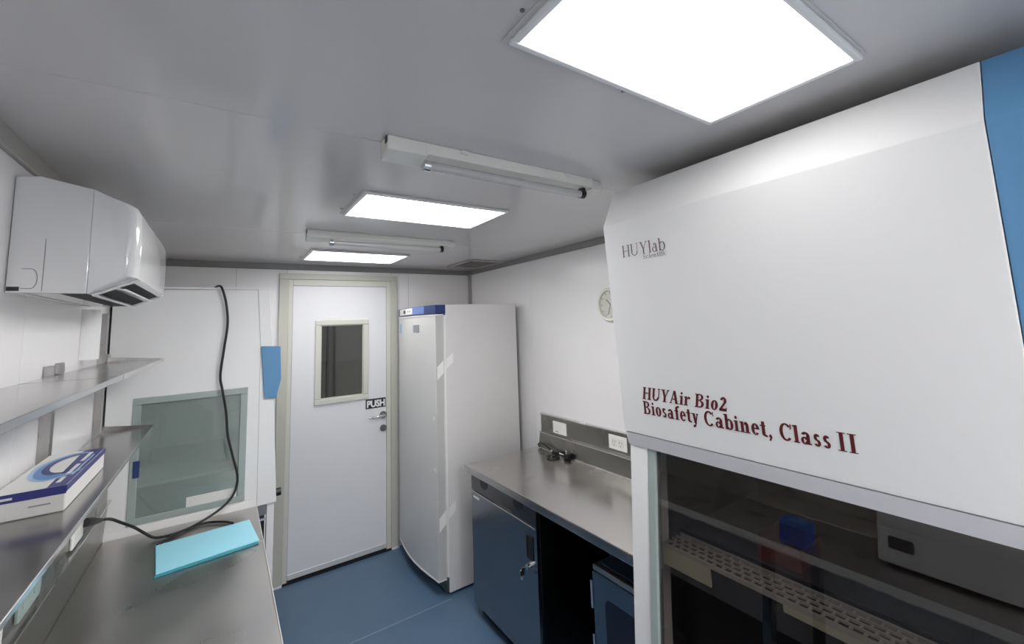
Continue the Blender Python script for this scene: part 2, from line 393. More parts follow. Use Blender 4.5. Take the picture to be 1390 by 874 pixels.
DX0, DX1, DZ1 = 0.36, 1.115, 0.375        # door opening
wb = BM(); box(wb, LX-.1, DX0, BY+.006, BY+.07, FZ-.02, CZ+.03); box(wb, DX1, RX+.1, BY+.006, BY+.07, FZ-.02, CZ+.03); box(wb, DX0, DX1, BY+.006, BY+.07, DZ1, CZ+.03)
wb = struct(make('wall_back', wb, 'trim_light'))
for x0, x1, z0 in ((LX, .055, FZ-.01), (.055, DX0, FZ-.01), (DX0, DX1, DZ1), (DX1, 1.265, FZ-.01), (1.265, RX, FZ-.01)):
    make('wall_panel', B(x0+.0008, x1-.0008, BY, BY+.006, z0, CZ), 'wall', wb, bevel=.001, seg=1)
# the corridor seen through the door's window
cb = BM(); box(cb, -.2, 1.9, BY+1.35, BY+1.4, FZ-.02, CZ+.1); box(cb, -.25, -.2, BY+.1, BY+1.4, FZ-.02, CZ+.1)
wc = struct(make('wall_corridor', cb, 'corridor'))
make('joint_strip', B(.935, .955, BY+1.335, BY+1.3495, FZ, CZ+.09), 'trim', wc)
make('conduit', cyl(BM(), (.875, BY+1.30, FZ), (.875, BY+1.30, CZ), .02, 14), 'trim', wc, smooth=True)
# trims
def cove(name, poly, axis, a, b, mat): return struct(make(name, prism(BM(), poly, axis, a, b), mat, bevel=.002, seg=1))
cove('trim_1', [(BY, CZ), (BY-.022, CZ), (BY-.012, CZ-.038), (BY, CZ-.042)], 'x', LX+.03, RX-.012, 'trim')
cove('trim_2', [(RX, CZ), (RX-.022, CZ), (RX-.012, CZ-.036), (RX, CZ-.040)], 'y', NY, BY-.02, 'trim')
cove('trim_3', [(LX, CZ), (LX+.012, CZ), (LX+.010, CZ-.048), (LX, CZ-.052)], 'y', NY, BY-.02, 'trim_light')
cove('trim_4', [(RX, BY), (RX-.026, BY), (RX-.006, BY-.024), (RX, BY-.026)], 'z', FZ, CZ-.042, 'trim')
struct(make('baseboard_right', B(RX-.010, RX, NY, BY-.03, FZ, FZ+.06), 'floor'))
struct(make('baseboard_left', B(LX, LX+.010, NY, BY-.01, FZ, FZ+.06), 'floor'))

# ---- door
dr = struct(bpy.data.objects.new('door_1', None)); COL.objects.link(dr); dr.location = (.74, BY, 0)
j = BM()
for x0, x1 in ((.312, .372), (1.108, 1.163)): box(j, x0, x1, BY-.024, BY-.0005, FZ+.001, .378)
box(j, .312, 1.163, BY-.024, BY-.0005, .378, .420)
make('door_frame', j, 'jamb', dr, bevel=.004)
j = BM()
box(j, .372, .400, BY-.012, BY+.05, FZ+.001, .378); box(j, 1.075, 1.108, BY-.012, BY+.05, FZ+.001, .378); box(j, .4002, 1.0748, BY-.012, BY+.05, .332, .378)
make('door_rebate', j, 'jamb_pale', dr, bevel=.002, seg=1)
lf = BM()
wx0, wx1, wz0, wz1 = .590, .895, -.512, .033
ly0, ly1 = BY-.006, BY+.036
box(lf, .402, wx0, ly0, ly1, FZ+.022, .330); box(lf, wx1, 1.073, ly0, ly1, FZ+.022, .330)
box(lf, wx0, wx1, ly0, ly1, FZ+.022, wz0); box(lf, wx0, wx1, ly0, ly1, wz1, .330)
make('door_leaf', lf, 'door', dr)
f = BM(); ring(f, .552, .935, BY-.020, BY-.0065, -.550, .073, .040, 'y')
make('window_frame', f, 'jamb_pale', dr, bevel=.006, seg=2)
f = BM(); ring(f, .590, .895, BY-.010, BY+.03, -.512, .033, .006, 'y'); make('window_reveal', f, 'jamb', dr)
make('window_pane', B(wx0+.006, wx1-.006, BY+.012, BY+.017, wz0+.006, wz1-.006), 'glass_d', dr)
make('door_sweep', B(.402, 1.073, BY-.012, BY-.0065, FZ+.022, FZ+.058), 'sill', dr, bevel=.002, seg=1)
make('threshold', B(.372, 1.108, BY-.022, BY+.05, FZ, FZ+.012), 'void_shade', dr)
for x0, x1 in ((.305, .368), (1.112, 1.165)): make('frame_foot', B(x0, x1, BY-.030, BY-.0245, FZ, FZ+.012), 'signwhite', dr)
hd = BM(); cyl(hd, (1.048, BY-.0065, -.688), (1.048, BY-.016, -.688), .027, 24); cyl(hd, (1.048, BY-.012, -.688), (1.048, BY-.052, -.688), .011, 16)
hd = make('door_handle', hd, 'dull_metal', dr, smooth=True)
b = BM(); tube(b, spline([(1.052, BY-.048, -.688), (1.03, BY-.052, -.689), (.99, BY-.053, -.692), (.945, BY-.052, -.694), (.932, BY-.047, -.690)], 6), [.011]*12+[.009]*12+[.006]); make('lever', b, 'chrome', hd, smooth=True)
b = BM(); cyl(b, (1.050, BY-.0065, -.790), (1.050, BY-.018, -.790), .025, 24); cyl(b, (1.050, BY-.018, -.790), (1.050, BY-.026, -.790), .010, 16)
make('lock_cylinder', b, 'dull_metal', dr, smooth=True)
sg = make('push_sign', B(.915, 1.068, BY-.0095, BY-.0068, -.628, -.556), 'signblack', dr)
plabel(sg, 'black sign with white letters PUSH')
sans('lettering', 'PUSH', 'signwhite', sg, (.924, BY-.0100, -.621), (1, 0, 0), (0, 0, 1), .138, .055, .045)

# ------------------------------------------------------------------ ceiling fixtures
def panel_light(x0, x1, y0, y1, label, lit='lamp'):
    t = thing('ceiling_panel_light', label, 'ceiling light', ((x0+x1)/2, (y0+y1)/2, CZ), 'square LED panel lights in the ceiling')
    f = BM(); ring(f, x0-.024, x1+.014, y0-.014, y1+.020, CZ-.0035, CZ-.0003, .02); make('flange', f, 'ceiling', t, bevel=.001, seg=1)
    f = BM(); ring(f, x0-.016, x1+.010, y0-.010, y1+.010, CZ-.014, CZ-.0036, .0135); make('frame', f, 'white', t, bevel=.004)
    make('diffuser', B(x0-.002, x1-.004, y0+.004, y1-.004, CZ-.011, CZ-.004), lit, t)
    for sx, sy in ((x0-.034, y0+.06), (x0-.034, y1-.06), ((x0+x1)/2, y1+.026), (x1+.019, (y0+y1)/2)):
        make('screw', cyl(BM(), (sx, sy, CZ-.0003), (sx, sy, CZ-.0025), .004, 10), 'dull_metal', t)
    return t
panel_light(.400, .976, .262, .572, 'large lit white panel light nearest the viewer, above the big cabinet', 'lamp_near')
panel_light(.405, .985, 1.565, 1.905, 'lit white panel light in the middle of the ceiling, between the two tube lamps')
panel_light(.428, 1.005, 2.870, 3.255, 'lit white panel light farthest back, just in front of the door', 'lamp_far')
panel_light(.400, .976, -1.10, -.76, 'unseen white panel light added as fill on the ceiling close behind the viewer', 'fill_back')  # this and the next are unseen lights added as fill
panel_light(.400, .976, -2.40, -2.06, 'unseen white panel light added as fill at the near end of the room, far behind the viewer', 'fill_back')
def tube_lamp(y, x0, x1, label, yb):
    t = thing('tube_lamp', label, 'lamp', ((x0+x1)/2, y, CZ), 'unlit tube lamps on the ceiling')
    hb = BM(); prism(hb, [(y-.030, CZ-.0004), (y+.030, CZ-.0004), (y+.024, CZ-.030), (y-.024, CZ-.030)], 'x', x0, x1); make('housing', hb, 'ivory', t, bevel=.003)
    e = BM(); prism(e, [(y-.031, CZ-.0004), (y+.034, CZ-.0004), (y+.030, CZ-.052), (y-.026, CZ-.036)], 'x', x0-.004, x0+.105); make('ballast_box', e, 'ivory', t, bevel=.004)
    e = BM(); box(e, x0-.006, x0-.0042, y-.028, y-.012, CZ-.020, CZ-.002); make('cable_entry', e, 'black', t)
    make('tube_glass', cyl(BM(), (x0+.118, y+.004, CZ-.052), (x1-.030, y+.004, CZ-.052), .013, 20), 'tube', t, smooth=True)
    plabel(make('end_socket', cyl(BM(), (x0+.103, y+.004, CZ-.052), (x0+.120, y+.004, CZ-.052), .0155, 20), 'chrome', t, smooth=True), 'bright metal end socket')
    s = BM(); cyl(s, (x1-.034, y+.004, CZ-.050), (x1-.016, y+.004, CZ-.050), .0165, 20); box(s, x1-.030, x1-.018, y-.008, y+.016, CZ-.045, CZ-.028); plabel(make('end_socket', s, 'black', t, smooth=True), 'black end socket')
    make('end_plate', B(x1, x1+.05, y-.022, y+.024, CZ-.034, CZ-.0004), 'ivory', t, bevel=.004)
    for k in (.30, .84):
        xx = x0 + (x1-x0)*k; make('clip', B(xx-.012, xx+.012, y-.034, y-.024, CZ-.012, CZ-.0004), 'ivory', t, bevel=.002, seg=1)
tube_lamp(1.092, .326, 1.035, 'unlit white tube lamp between the nearest and the middle panel light', 1)
tube_lamp(2.335, .315, 1.045, 'unlit white tube lamp between the middle and the farthest panel light', 2)
v = thing('ceiling_vent', 'square grey ceiling vent in the back right corner', 'vent', (1.66, 3.12, CZ))
f = BM(); ring(f, 1.500, 1.815, 2.915, 3.335, CZ-.010, CZ-.0004, .035); make('frame', f, 'trim_light', v, bevel=.003)
make('duct_opening', B(1.535, 1.78, 2.95, 3.30, CZ-.003, CZ-.0006), 'void_shade', v)
for k in range(4):
    i = .018 + k*.030; f = BM(); ring(f, 1.535+i, 1.78-i, 2.95+i, 3.30-i, CZ-.012, CZ-.004, .016); make('louvre', f, 'trim', v)

# ------------------------------------------------------------------ big safety cabinet on the right
YL, YB, YR = 1.040, 0.116, -0.02
HX = [(1.050, .313), (1.094, -.373)]                   # front plane: crease, bottom edge (x, z)
cab = thing('biosafety_cabinet', 'big white safety cabinet with dark red lettering and dark glass sash at right', 'cabinet', (1.45, .5, FZ))
prof = [(1.050, .313), (1.110, .441), (1.82, .441), (1.82, -.415), (1.126, -.415), (1.113, -.3735), (1.094, -.373)]
make('hood', prism(BM(), prof, 'y', YB+.0006, YL), 'hood', cab, bevel=.0025)
blue = [(1.0505, .313), (1.1105, .4405), (1.82, .4405), (1.82, -.415), (1.1265, -.415), (1.1135, -.3735), (1.0945, -.373)]
plabel(make('hood_side_panel', prism(BM(), blue, 'y', YR, YB-.0006), 'blue', cab, bevel=.0025), 'blue end of the hood')
dx, dz = HX[1][0]-HX[0][0], HX[1][1]-HX[0][1]
vdir = Vector((-dx, 0, -dz)).normalized(); udir = Vector((0, -1, 0))
def on_hood(y, z): return (HX[0][0] + (z-HX[0][1])*dx/dz, y, z)
lp = make('hood_lip', prism(BM(), [(1.0955, -.3750), (1.107, -.4165), (1.125, -.4165), (1.112, -.3750)], 'y', YR+.004, YL-.004), 'lip_grey', cab)
lettering('model_lettering', 'HUYAir Bio2', 'maroon', cab, on_hood(.948, -.258), udir, vdir, .288, .038, .24, .085, .22)
for word, y0_, wd_ in (('Biosafety', .948, .199), ('Cabinet,', .735, .189), ('Class', .534, .112), ('II', .412, .040)):
    lettering('type_lettering', word, 'maroon', cab, on_hood(y0_, -.304), udir, vdir, wd_, .040, .24 if word != 'II' else .15, .085 if word != 'II' else .06)
lettering('maker_lettering', 'HUYlab', 'greyprint', cab, on_hood(.966, .196), udir, vdir, .170, .038, .13, .045)
lettering('maker_lettering', 'Scientific', 'greyprint', cab, on_hood(.885, .180), udir, vdir, .092, .0135, .12, .05, .2)
# carcass below the hood
PX, TP, TG = 1.111, math.tan(math.radians(3.4)), math.tan(math.radians(4.4))   # pillars and sash lean forward towards the bottom
ZT = -.4172
def leaning(x, t, depth, y0, y1, za, zb): return prism(BM(), [(x-(ZT-za)*t, za), (x-(ZT-zb)*t, zb), (x-(ZT-zb)*t+depth, zb), (x-(ZT-za)*t+depth, za)], 'y', y0, y1)
ZB = -1.06
for y0, y1 in ((.965, 1.036), (-.016, .05)):
    make('pillar', leaning(PX, TP, .10, y0, y1, ZB, ZT), 'white', cab, bevel=.006)
    make('side_wall', prism(BM(), [(PX+.1005, ZT), (1.82, ZT), (1.82, -1.25), (PX+.05, -1.25), (PX+.05, ZB), (PX-.044+.1065, ZB)], 'y', y0+.02, y1-.02), 'steel_in', cab)
    make('sash_track', leaning(PX+.003, TG, .03, *((.936, .9645) if y0 > .5 else (.0505, .080)), ZB, ZT), 'glass_frame', cab, bevel=.002, seg=1)
make('sash_glass', leaning(PX+.012, TG, .006, .0805, .9355, ZB, ZT), 'glass_r', cab)
make('back_panel', B(1.76, 1.785, .051, .964, -1.14, ZT), 'steel_in', cab)
make('cavity_ceiling', B(PX+.05, 1.75, .052, .963, -.430, ZT-.0005), 'steel_in', cab)
make('work_surface', B(PX+.14, 1.75, .052, .963, -.715, -.700), 'steel_in', cab, bevel=.003)
make('lower_panel', B(PX+.13, PX+.139, .052, .963, -1.06, -.7005), 'steel_dark', cab)
make('base', B(PX+.01, 1.82, -.016, 1.036, FZ+.12, -1.2505), 'white', cab, bevel=.006)
make('front_rest', B(PX-.05, PX+.10, -.016, 1.036, -1.25, ZB-.0005), 'white', cab, bevel=.006)
for x, y in ((1.19, .05), (1.19, .97), (1.75, .05), (1.75, .97)):
    make('foot', cyl(BM(), (x, y, FZ), (x, y, FZ+.1195), .022, 16), 'black', cab)
# front air grille: a slotted strip, with the cream face below its far end
gx0, gx1, gz = PX+.006, PX+.100, -.690
gr = BM()
box(gr, gx0, gx0+.006, .09, .932, gz-.012, gz); box(gr, gx1-.006, gx1, .09, .932, gz-.012, gz)
rows = 4; stepx = (gx1-gx0-.012)/rows
for rw in range(1, rows):
    x = gx0+.006+rw*stepx; box(gr, x-.0022, x+.0022, .09, .932, gz-.006, gz)
y = .09
while y < .925:
    for rw in range(rows):
        x = gx0+.006+rw*stepx; off = .0135 if rw % 2 else 0
        if y+off+.006 < .932: box(gr, x+.0023, x+stepx-.0023, y+off, y+off+.0055, gz-.0055, gz-.0005)
    y += .027
make('air_grille', gr, 'grille', cab)['kind'] = 'stuff'
make('plenum', B(gx0+.0065, gx1-.004, .09, .932, gz-.022, gz-.0125), 'void_shade', cab)
plabel(make('grille_face', B(gx0+.001, gx0+.006, .775, .932, gz-.062, gz-.0125), 'cream', cab), 'cream front face below the far end of the grille')
plabel(make('grille_face', B(gx0+.001, gx0+.006, .09, .58, gz-.030, gz-.0125), 'cream', cab), 'narrow cream strip below the grille')
tag(make('tip_box', B(1.27, 1.40, .60, .72, -.6995, -.64), 'red', bevel=.006, loc=(1.33, .66, -.70)), 'low dull red box lying behind the dark glass of the big cabinet', 'box')

# ------------------------------------------------------------------ right workbench, its cupboard and what stands there
BZ = -.866
wb2 = thing('workbench', 'stainless steel workbench on the right between fridge and big cabinet', 'workbench', (1.54, 1.8, FZ))
make('worktop', B(1.240, 1.800, 1.10, 2.545, BZ-.040, BZ), 'steel_bench', wb2, bevel=.004)
sp = BM(); prism(sp, [(1.800, BZ-.040), (1.850, BZ-.040), (1.850, -.650), (1.828, -.650), (1.828, -.760), (1.815, -.768), (1.8005, BZ+.004)], 'y', 1.10, 2.53)
make('backsplash', sp, 'steel_splash', wb2, bevel=.002, seg=1)
make('ledge_strip', B(1.812, 1.8275, 1.10, 2.53, -.770, -.762), 'steel_edge', wb2)
make('top_strip', B(1.822, 1.850, 1.10, 2.532, -.6495, -.640), 'steel_edge', wb2, bevel=.002, seg=1)
make('joint_strip', B(1.794, 1.7995, 1.10, 2.52, BZ+.0003, BZ+.005), 'steel_edge', wb2)
plabel(make('back_panel', B(1.80, 1.84, 1.10, 1.80, FZ+.07, BZ-.0405), 'steel_dark', wb2), 'dark panel added for the shade behind the knee space')  # added panel; its dark colour stands in for shade under the bench
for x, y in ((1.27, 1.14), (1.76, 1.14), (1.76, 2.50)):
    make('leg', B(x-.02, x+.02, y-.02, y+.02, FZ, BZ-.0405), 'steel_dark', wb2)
cp = thing('base_cabinet', 'dark steel cupboard with lock and key under the right workbench', 'cabinet', (1.5, 2.15, FZ))
make('body', B(1.278, 1.735, 1.815, 2.495, FZ+.075, BZ-.0425), 'steel_dark', cp, bevel=.003)  # body coloured dark to carry the shade under the bench
make('plinth', B(1.31, 1.70, 1.83, 2.48, FZ, FZ+.0745), 'void_shade', cp)
dp = make('drawer_front', B(1.258, 1.2775, 1.818, 2.492, -1.000, -.910), 'steel_drawer', cp, bevel=.003)
for y in (2.335, 1.975):
    hbm = BM(); prism(hbm, [(y-.04, -.9105), (y+.04, -.9105)] + [(y+.04*math.cos(a), -.935-.026*math.sin(a)) for a in [math.pi*k/10 for k in range(11)]], 'x', 1.2555, 1.2578)
    make('finger_pull', hbm, 'black', dp)
make('edge_strip', B(1.252, 1.2579, 1.818, 2.492, -1.006, -.9995), 'steel_edge', cp, bevel=.001, seg=1)
dd = make('door', B(1.258, 1.2775, 1.818, 2.492, FZ+.078, -1.0065), 'steel_door', cp, bevel=.003)
hb = BM(); ring(hb, 1.2535, 1.2578, 1.846, 1.902, -1.158, -1.050, .008, 'x'); box(hb, 1.2565, 1.2578, 1.854, 1.894, -1.150, -1.058); make('recessed_handle', hb, 'black', dd)
lk = BM(); cyl(lk, (1.2578, 1.880, -1.190), (1.238, 1.880, -1.190), .013, 18); lk = make('lock', lk, 'chrome', dd, smooth=True)
kb = BM(); box(kb, 1.205, 1.238, 1.8785, 1.8815, -1.196, -1.186); cyl(kb, (1.212, 1.8775, -1.205), (1.212, 1.8825, -1.205), .015, 16); cyl(kb, (1.216, 1.885, -1.225), (1.216, 1.890, -1.240), .009, 12); make('key', kb, 'chrome', dd)
make('sticker', B(1.2570, 1.2579, 2.395, 2.470, -1.040, -1.028), 'card', dd)
ic = thing('incubator', 'small blue-grey incubator with a black window under the right workbench', 'incubator', (1.5, 1.3, FZ))
make('body', B(1.330, 1.74, 1.17, 1.468, FZ+.02, -1.030), 'incubator', ic, bevel=.006)
make('top_trim', B(1.302, 1.329, 1.128, 1.47, -1.052, -1.031), 'steel_in', ic, bevel=.003)
dd = make('door', B(1.300, 1.329, 1.128, 1.474, FZ+.03, -1.060), 'incubator', ic, bevel=.006)
def rrect(y0, y1, z0, z1, r, n=6):
    P = []
    for cy, cz, a0 in ((y1-r, z1-r, 0), (y0+r, z1-r, 90), (y0+r, z0+r, 180), (y1-r, z0+r, 270)):
        for k in range(n+1):
            a = math.radians(a0+90*k/n); P.append((cy+r*math.cos(a), cz+r*math.sin(a)))
    return P
make('window', prism(BM(), rrect(1.18, 1.402, -1.55, -1.135, .03), 'x', 1.2985, 1.2999), 'black_navy', dd)
for z in (-1.15, -1.36): make('hinge', cyl(BM(), (1.298, 1.478, z-.055), (1.298, 1.478, z+.055), .006, 12), 'chrome', dd, smooth=True)
for y in (1.16, 1.44):
    make('foot', cyl(BM(), (1.38, y, FZ), (1.38, y, FZ+.0195), .018, 12), 'black', ic)
    make('foot', cyl(BM(), (1.68, y, FZ), (1.68, y, FZ+.0195), .018, 12), 'black', ic)
def outlet_r(y0, y1, z0, z1, label, holes, x=1.828):
    t = thing('power_outlet', label, 'outlet', (x, (y0+y1)/2, (z0+z1)/2), 'white outlets on the right backsplash')
    make('cover_plate', B(x-.007, x-.0003, y0, y1, z0, z1), 'outlet', t, bevel=.002, seg=1)
    if holes:
        for cy in (y0+.045, y1-.045):
            make('socket_face', prism(BM(), rrect(cy-.021, cy+.021, (z0+z1)/2-.024, (z0+z1)/2+.024, .012), 'x', x-.0088, x-.0071), 'ivory', t)
            h = BM(); zc = (z0+z1)/2
            box(h, x-.0094, x-.0089, cy-.010, cy-.007, zc-.002, zc+.012); box(h, x-.0094, x-.0089, cy+.007, cy+.010, zc-.002, zc+.012); box(h, x-.0094, x-.0089, cy-.003, cy+.003, zc-.015, zc-.009)
            make('slots', h, 'print_grey', t)
    else:
        make('rocker', B(x-.0095, x-.0071, (y0+y1)/2-.028, (y0+y1)/2-.002, z0+.018, z1-.018), 'outlet', t, bevel=.001, seg=1)
        make('mark', B(x-.0074, x-.0071, y1-.060, y1-.030, z0+.010, z0+.016), 'print_grey', t)
outlet_r(2.246, 2.386, -.748, -.671, 'white switch plate on the right backsplash, nearer the fridge', False)
outlet_r(1.722, 1.862, -.740, -.662, 'white double socket on the right backsplash, beside the big cabinet', True)
pc = thing('instrument_lead', 'short black cord with metal plugs lying on the right workbench', 'cord', (1.74, 2.3, BZ))
cpts = [(1.788, 2.500, BZ+.006), (1.786, 2.512, BZ+.022), (1.786, 2.490, BZ+.036), (1.784, 2.44, BZ+.036), (1.780, 2.39, BZ+.026), (1.774, 2.345, BZ+.016), (1.765, 2.31, BZ+.014)]
make('cable', tube(BM(), spline(cpts), .0045, 8), 'rubber', pc, smooth=True)
c2 = [(1.765, 2.27, BZ+.012), (1.750, 2.24, BZ+.010), (1.715, 2.235, BZ+.006), (1.690, 2.255, BZ+.006), (1.695, 2.29, BZ+.006), (1.725, 2.30, BZ+.006)]
make('cable', tube(BM(), spline(c2), .0045, 8), 'rubber', pc, smooth=True)
make('connector', B(1.752, 1.778, 2.268, 2.318, BZ+.004, BZ+.026), 'black', pc, bevel=.004)
make('connector_tip', cyl(BM(), (1.766, 2.318, BZ+.020), (1.766, 2.338, BZ+.020), .009, 12), 'chrome', pc, smooth=True)
make('plug', B(1.762, 1.788, 2.170, 2.212, BZ+.002, BZ+.030), 'black', pc, bevel=.004)
make('plug_pin', cyl(BM(), (1.768, 2.212, BZ+.020), (1.760, 2.246, BZ+.024), .0045, 10), 'chrome', pc, smooth=True)
make('plug_pin', cyl(BM(), (1.770, 2.190, BZ+.030), (1.774, 2.196, BZ+.050), .0045, 10), 'chrome', pc, smooth=True)

# ------------------------------------------------------------------ fridge
fr = thing('laboratory_fridge', 'tall grey laboratory fridge with bowed door beside the white door', 'fridge', (1.5, 3.13, FZ))
FY0, FY1 = 2.754, 3.505
make('body', B(1.222, 1.795, FY0, FY1, FZ+.018, .139), 'fridge_side', fr, bevel=.004)
def bowed(y0, y1, z0, z1, xb, xe, bulge, n=24):
    P = [(xb, y0), (xb, y1)]
    for k in range(n+1):
        s = k/n; P.append((xe - bulge*math.sin(math.pi*s), y1 + (y0-y1)*s))
    return prism(BM(), P, 'z', z0, z1)
dd = make('door', bowed(FY0+.002, FY1-.002, -1.605, .066, 1.203, 1.150, .036), 'grey_fridge', fr, smooth=True)
make('door_edge', B(1.152, 1.2025, FY0+.0005, FY0+.0018, -1.604, .065), 'edge_grey', dd)
make('door_trim', bowed(FY0+.001, FY1-.001, -1.613, -1.6055, 1.206, 1.147, .037), 'gasket', dd)
make('door_cap', bowed(FY0+.001, FY1-.001, .0662, .074, 1.206, 1.147, .037), 'gasket', dd)
make('gasket', B(1.2035, 1.2215, FY0+.004, FY1-.004, -1.60, .066), 'gasket', fr, bevel=.003)
make('gasket', B(1.2060, 1.2215, FY0-.003, FY0+.0035, -1.60, .066), 'gasket', fr, bevel=.002)
cpn = make('control_panel', bowed(FY0, FY1-.002, .080, .137, 1.2215, 1.150, .036), 'blue_dark', fr, smooth=True)
def strip(y0, y1, z0, z1, lift, mat, name, par, n=8):
    """thin plate following the bowed front"""
    P, Q = [], []
    for k in range(n+1):
        yy = y0+(y1-y0)*k/n; s = (FY1-.002-yy)/(FY1-.002-FY0-.002); s = min(max(s, 0), 1)
        x = 1.150-.036*math.sin(math.pi*s); P.append((x-.0006, yy)); Q.append((x-lift, yy))
    return make(name, prism(BM(), P+Q[::-1], 'z', z0, z1), mat, par)
strip(2.90, 3.085, .083, .134, .002, 'blue_light', 'panel_overlay', cpn)
d2 = strip(3.09, 3.44, .086, .132, .003, 'outlet', 'display_panel', cpn)
strip(3.245, 3.30, .096, .122, .0045, 'black', 'display', d2)
strip(3.13, 3.145, .105, .115, .0045, 'print_grey', 'button', d2); strip(3.17, 3.185, .105, .115, .0045, 'print_grey', 'button', d2)
strip(2.975, 3.075, -.045, .008, .0025, 'print_grey', 'badge', dd)
strip(3.39, 3.45, -.05, .02, .0025, 'print_pale', 'sticker', dd)
for z0 in (-.62, -.95):
    strip(2.775, 2.795, z0, z0+.022, .003, 'outlet', 'screw_cap', dd)
def tape(x0, x1, za, zb, h):
    """a piece of frosted tape stuck aslant on the fridge's side, edges upright"""
    return plabel(make('tape_strip', prism(BM(), [(x0, za-h/2), (x1, zb-h/2), (x1, zb+h/2), (x0, za+h/2)], 'y', FY0-.0045, FY0-.0033), 'tape', fr), 'frosted white tape across the door gap')
for zc in (-.285, -1.240):
    tape(1.156, 1.2035, zc-.035, zc+.01, .085)
    tape(1.2225, 1.272, zc+.025, zc+.062, .065)
make('kick_plate', B(1.205, 1.2215, FY0+.01, FY1-.01, FZ+.02, -1.615), 'dull_metal', fr)
for x, y in ((1.26, FY0+.05), (1.26, FY1-.05), (1.74, FY0+.05), (1.74, FY1-.05)): make('foot', cyl(BM(), (x, y, FZ), (x, y, FZ+.0175), .02, 12), 'black', fr)
# clock on the right wall
ck = thing('wall_clock', 'round cream wall clock half hidden behind the big cabinet', 'clock', (RX, 1.80, .08))
CY0, CZ0, CR = 1.80, .080, .100
b = BM(); n = 40
prof = [(CR, .0005), (CR, .022), (CR-.006, .028), (CR-.016, .026), (CR-.018, .012)]
rings = [[b.verts.new((RX-d, CY0+r*math.cos(2*math.pi*k/n), CZ0+r*math.sin(2*math.pi*k/n))) for k in range(n)] for r, d in prof]
for A_, B_ in zip(rings, rings[1:]):
    for k in range(n): b.faces.new((A_[k], A_[(k+1) % n], B_[(k+1) % n], B_[k]))
make('bezel', b, 'bezel', ck, smooth=True)
make('dial', cyl(BM(), (RX-.0006, CY0, CZ0), (RX-.012, CY0, CZ0), CR-.017, 40), 'dial', ck)
for k in range(12):
    a = math.pi*k/6; c0, s0 = math.cos(a), math.sin(a)
    p0 = (RX-.0125, CY0+c0*(CR-.034), CZ0+s0*(CR-.034)); p1 = (RX-.0125, CY0+c0*(CR-.022), CZ0+s0*(CR-.022))
    make('hour_mark', cyl(BM(), p0, p1, .002, 6), 'print_grey', ck)
make('hour_hand', tube(BM(), [(RX-.014, CY0, CZ0), (RX-.014, CY0+.03, CZ0+.03)], .0028, 6), 'print_grey', ck)
make('minute_hand', tube(BM(), [(RX-.015, CY0, CZ0), (RX-.015, CY0+.02, CZ0-.058)], .002, 6), 'print_grey', ck)

# ------------------------------------------------------------------ left bench
lb = thing('workbench', 'stainless steel workbench along the left wall under the shelves', 'workbench', (-.12, 1.2, FZ))
make('worktop', B(-.396, .160, -.60, 2.692, BZ-.035, BZ), 'steel_left', lb, bevel=.004)
sp = BM(); prism(sp, [(-.396, BZ-.035), (-.425, BZ-.035), (-.425, -.575), (-.389, -.575), (-.389, -.695), (-.384, -.702), (-.3955, BZ+.004)], 'y', -.60, 2.692)
make('backsplash', sp, 'steel_splash', lb, bevel=.002, seg=1)
make('ledge_strip', B(-.3885, -.374, -.60, 2.692, -.702, -.695), 'steel_edge', lb)
make('front_edge', B(.1602, .1625, -.60, 2.692, BZ-.034, BZ-.001), 'edge_white', lb)
for x, y in ((-.36, -.55), (.12, -.55), (-.36, 1.1), (.12, 1.1), (-.36, 2.64), (.12, 2.64)):
    make('leg', B(x-.02, x+.02, y-.02, y+.02, FZ, BZ-.0355), 'steel_post', lb)
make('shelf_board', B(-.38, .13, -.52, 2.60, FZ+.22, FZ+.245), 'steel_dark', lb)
def outlet_l(y0, y1, z0, z1, label, mat, x=-.389):
    t = thing('power_outlet', label, 'outlet', (x, (y0+y1)/2, (z0+z1)/2), 'outlets on the left backsplash')
    make('cover_plate', B(x+.0003, x+.008, y0, y1, z0, z1), mat, t, bevel=.002, seg=1)
    for cy in (y0+.04, y1-.04): make('socket_face', prism(BM(), rrect(cy-.018, cy+.018, (z0+z1)/2-.022, (z0+z1)/2+.022, .010), 'x', x+.0081, x+.0095), 'ivory' if mat == 'outlet' else mat, t)
outlet_l(2.12, 2.25, -.685, -.60, 'white outlet on the left backsplash with the black plug beside it', 'outlet')
outlet_l(1.655, 1.815, -.675, -.59, 'greenish grey outlet plate on the left backsplash, half under the shelf edge', 'outlet_green')
outlet_l(1.46, 1.56, -.680, -.59, 'white outlet on the left backsplash at the bottom left corner', 'outlet')
# pad
pd = thing('folded_pad', 'turquoise folded pad lying on the left workbench', 'pad', (-.03, 2.34, BZ))
P2 = [(-.201, 2.462), (.122, 2.492), (.146, 2.228), (-.174, 2.180)]
def quadslab(P, z0, z1): return prism(BM(), P, 'z', z0, z1)
make('cover', quadslab(P2, BZ+.0075, BZ+.0125), 'pad', pd, bevel=.0015)
make('backing', quadslab([(x-.003, y-.010) for x, y in P2], BZ+.0003, BZ+.0070), 'pad2', pd, bevel=.001, seg=1)

# ------------------------------------------------------------------ left safety cabinet
LY = 2.70
lc = thing('biosafety_cabinet', 'white safety cabinet with smoked side window at the end of the left workbench', 'cabinet', (-.1, 3.1, FZ))
WX0, WX1, WZ0, WZ1 = -.326, .108, -.830, -.276
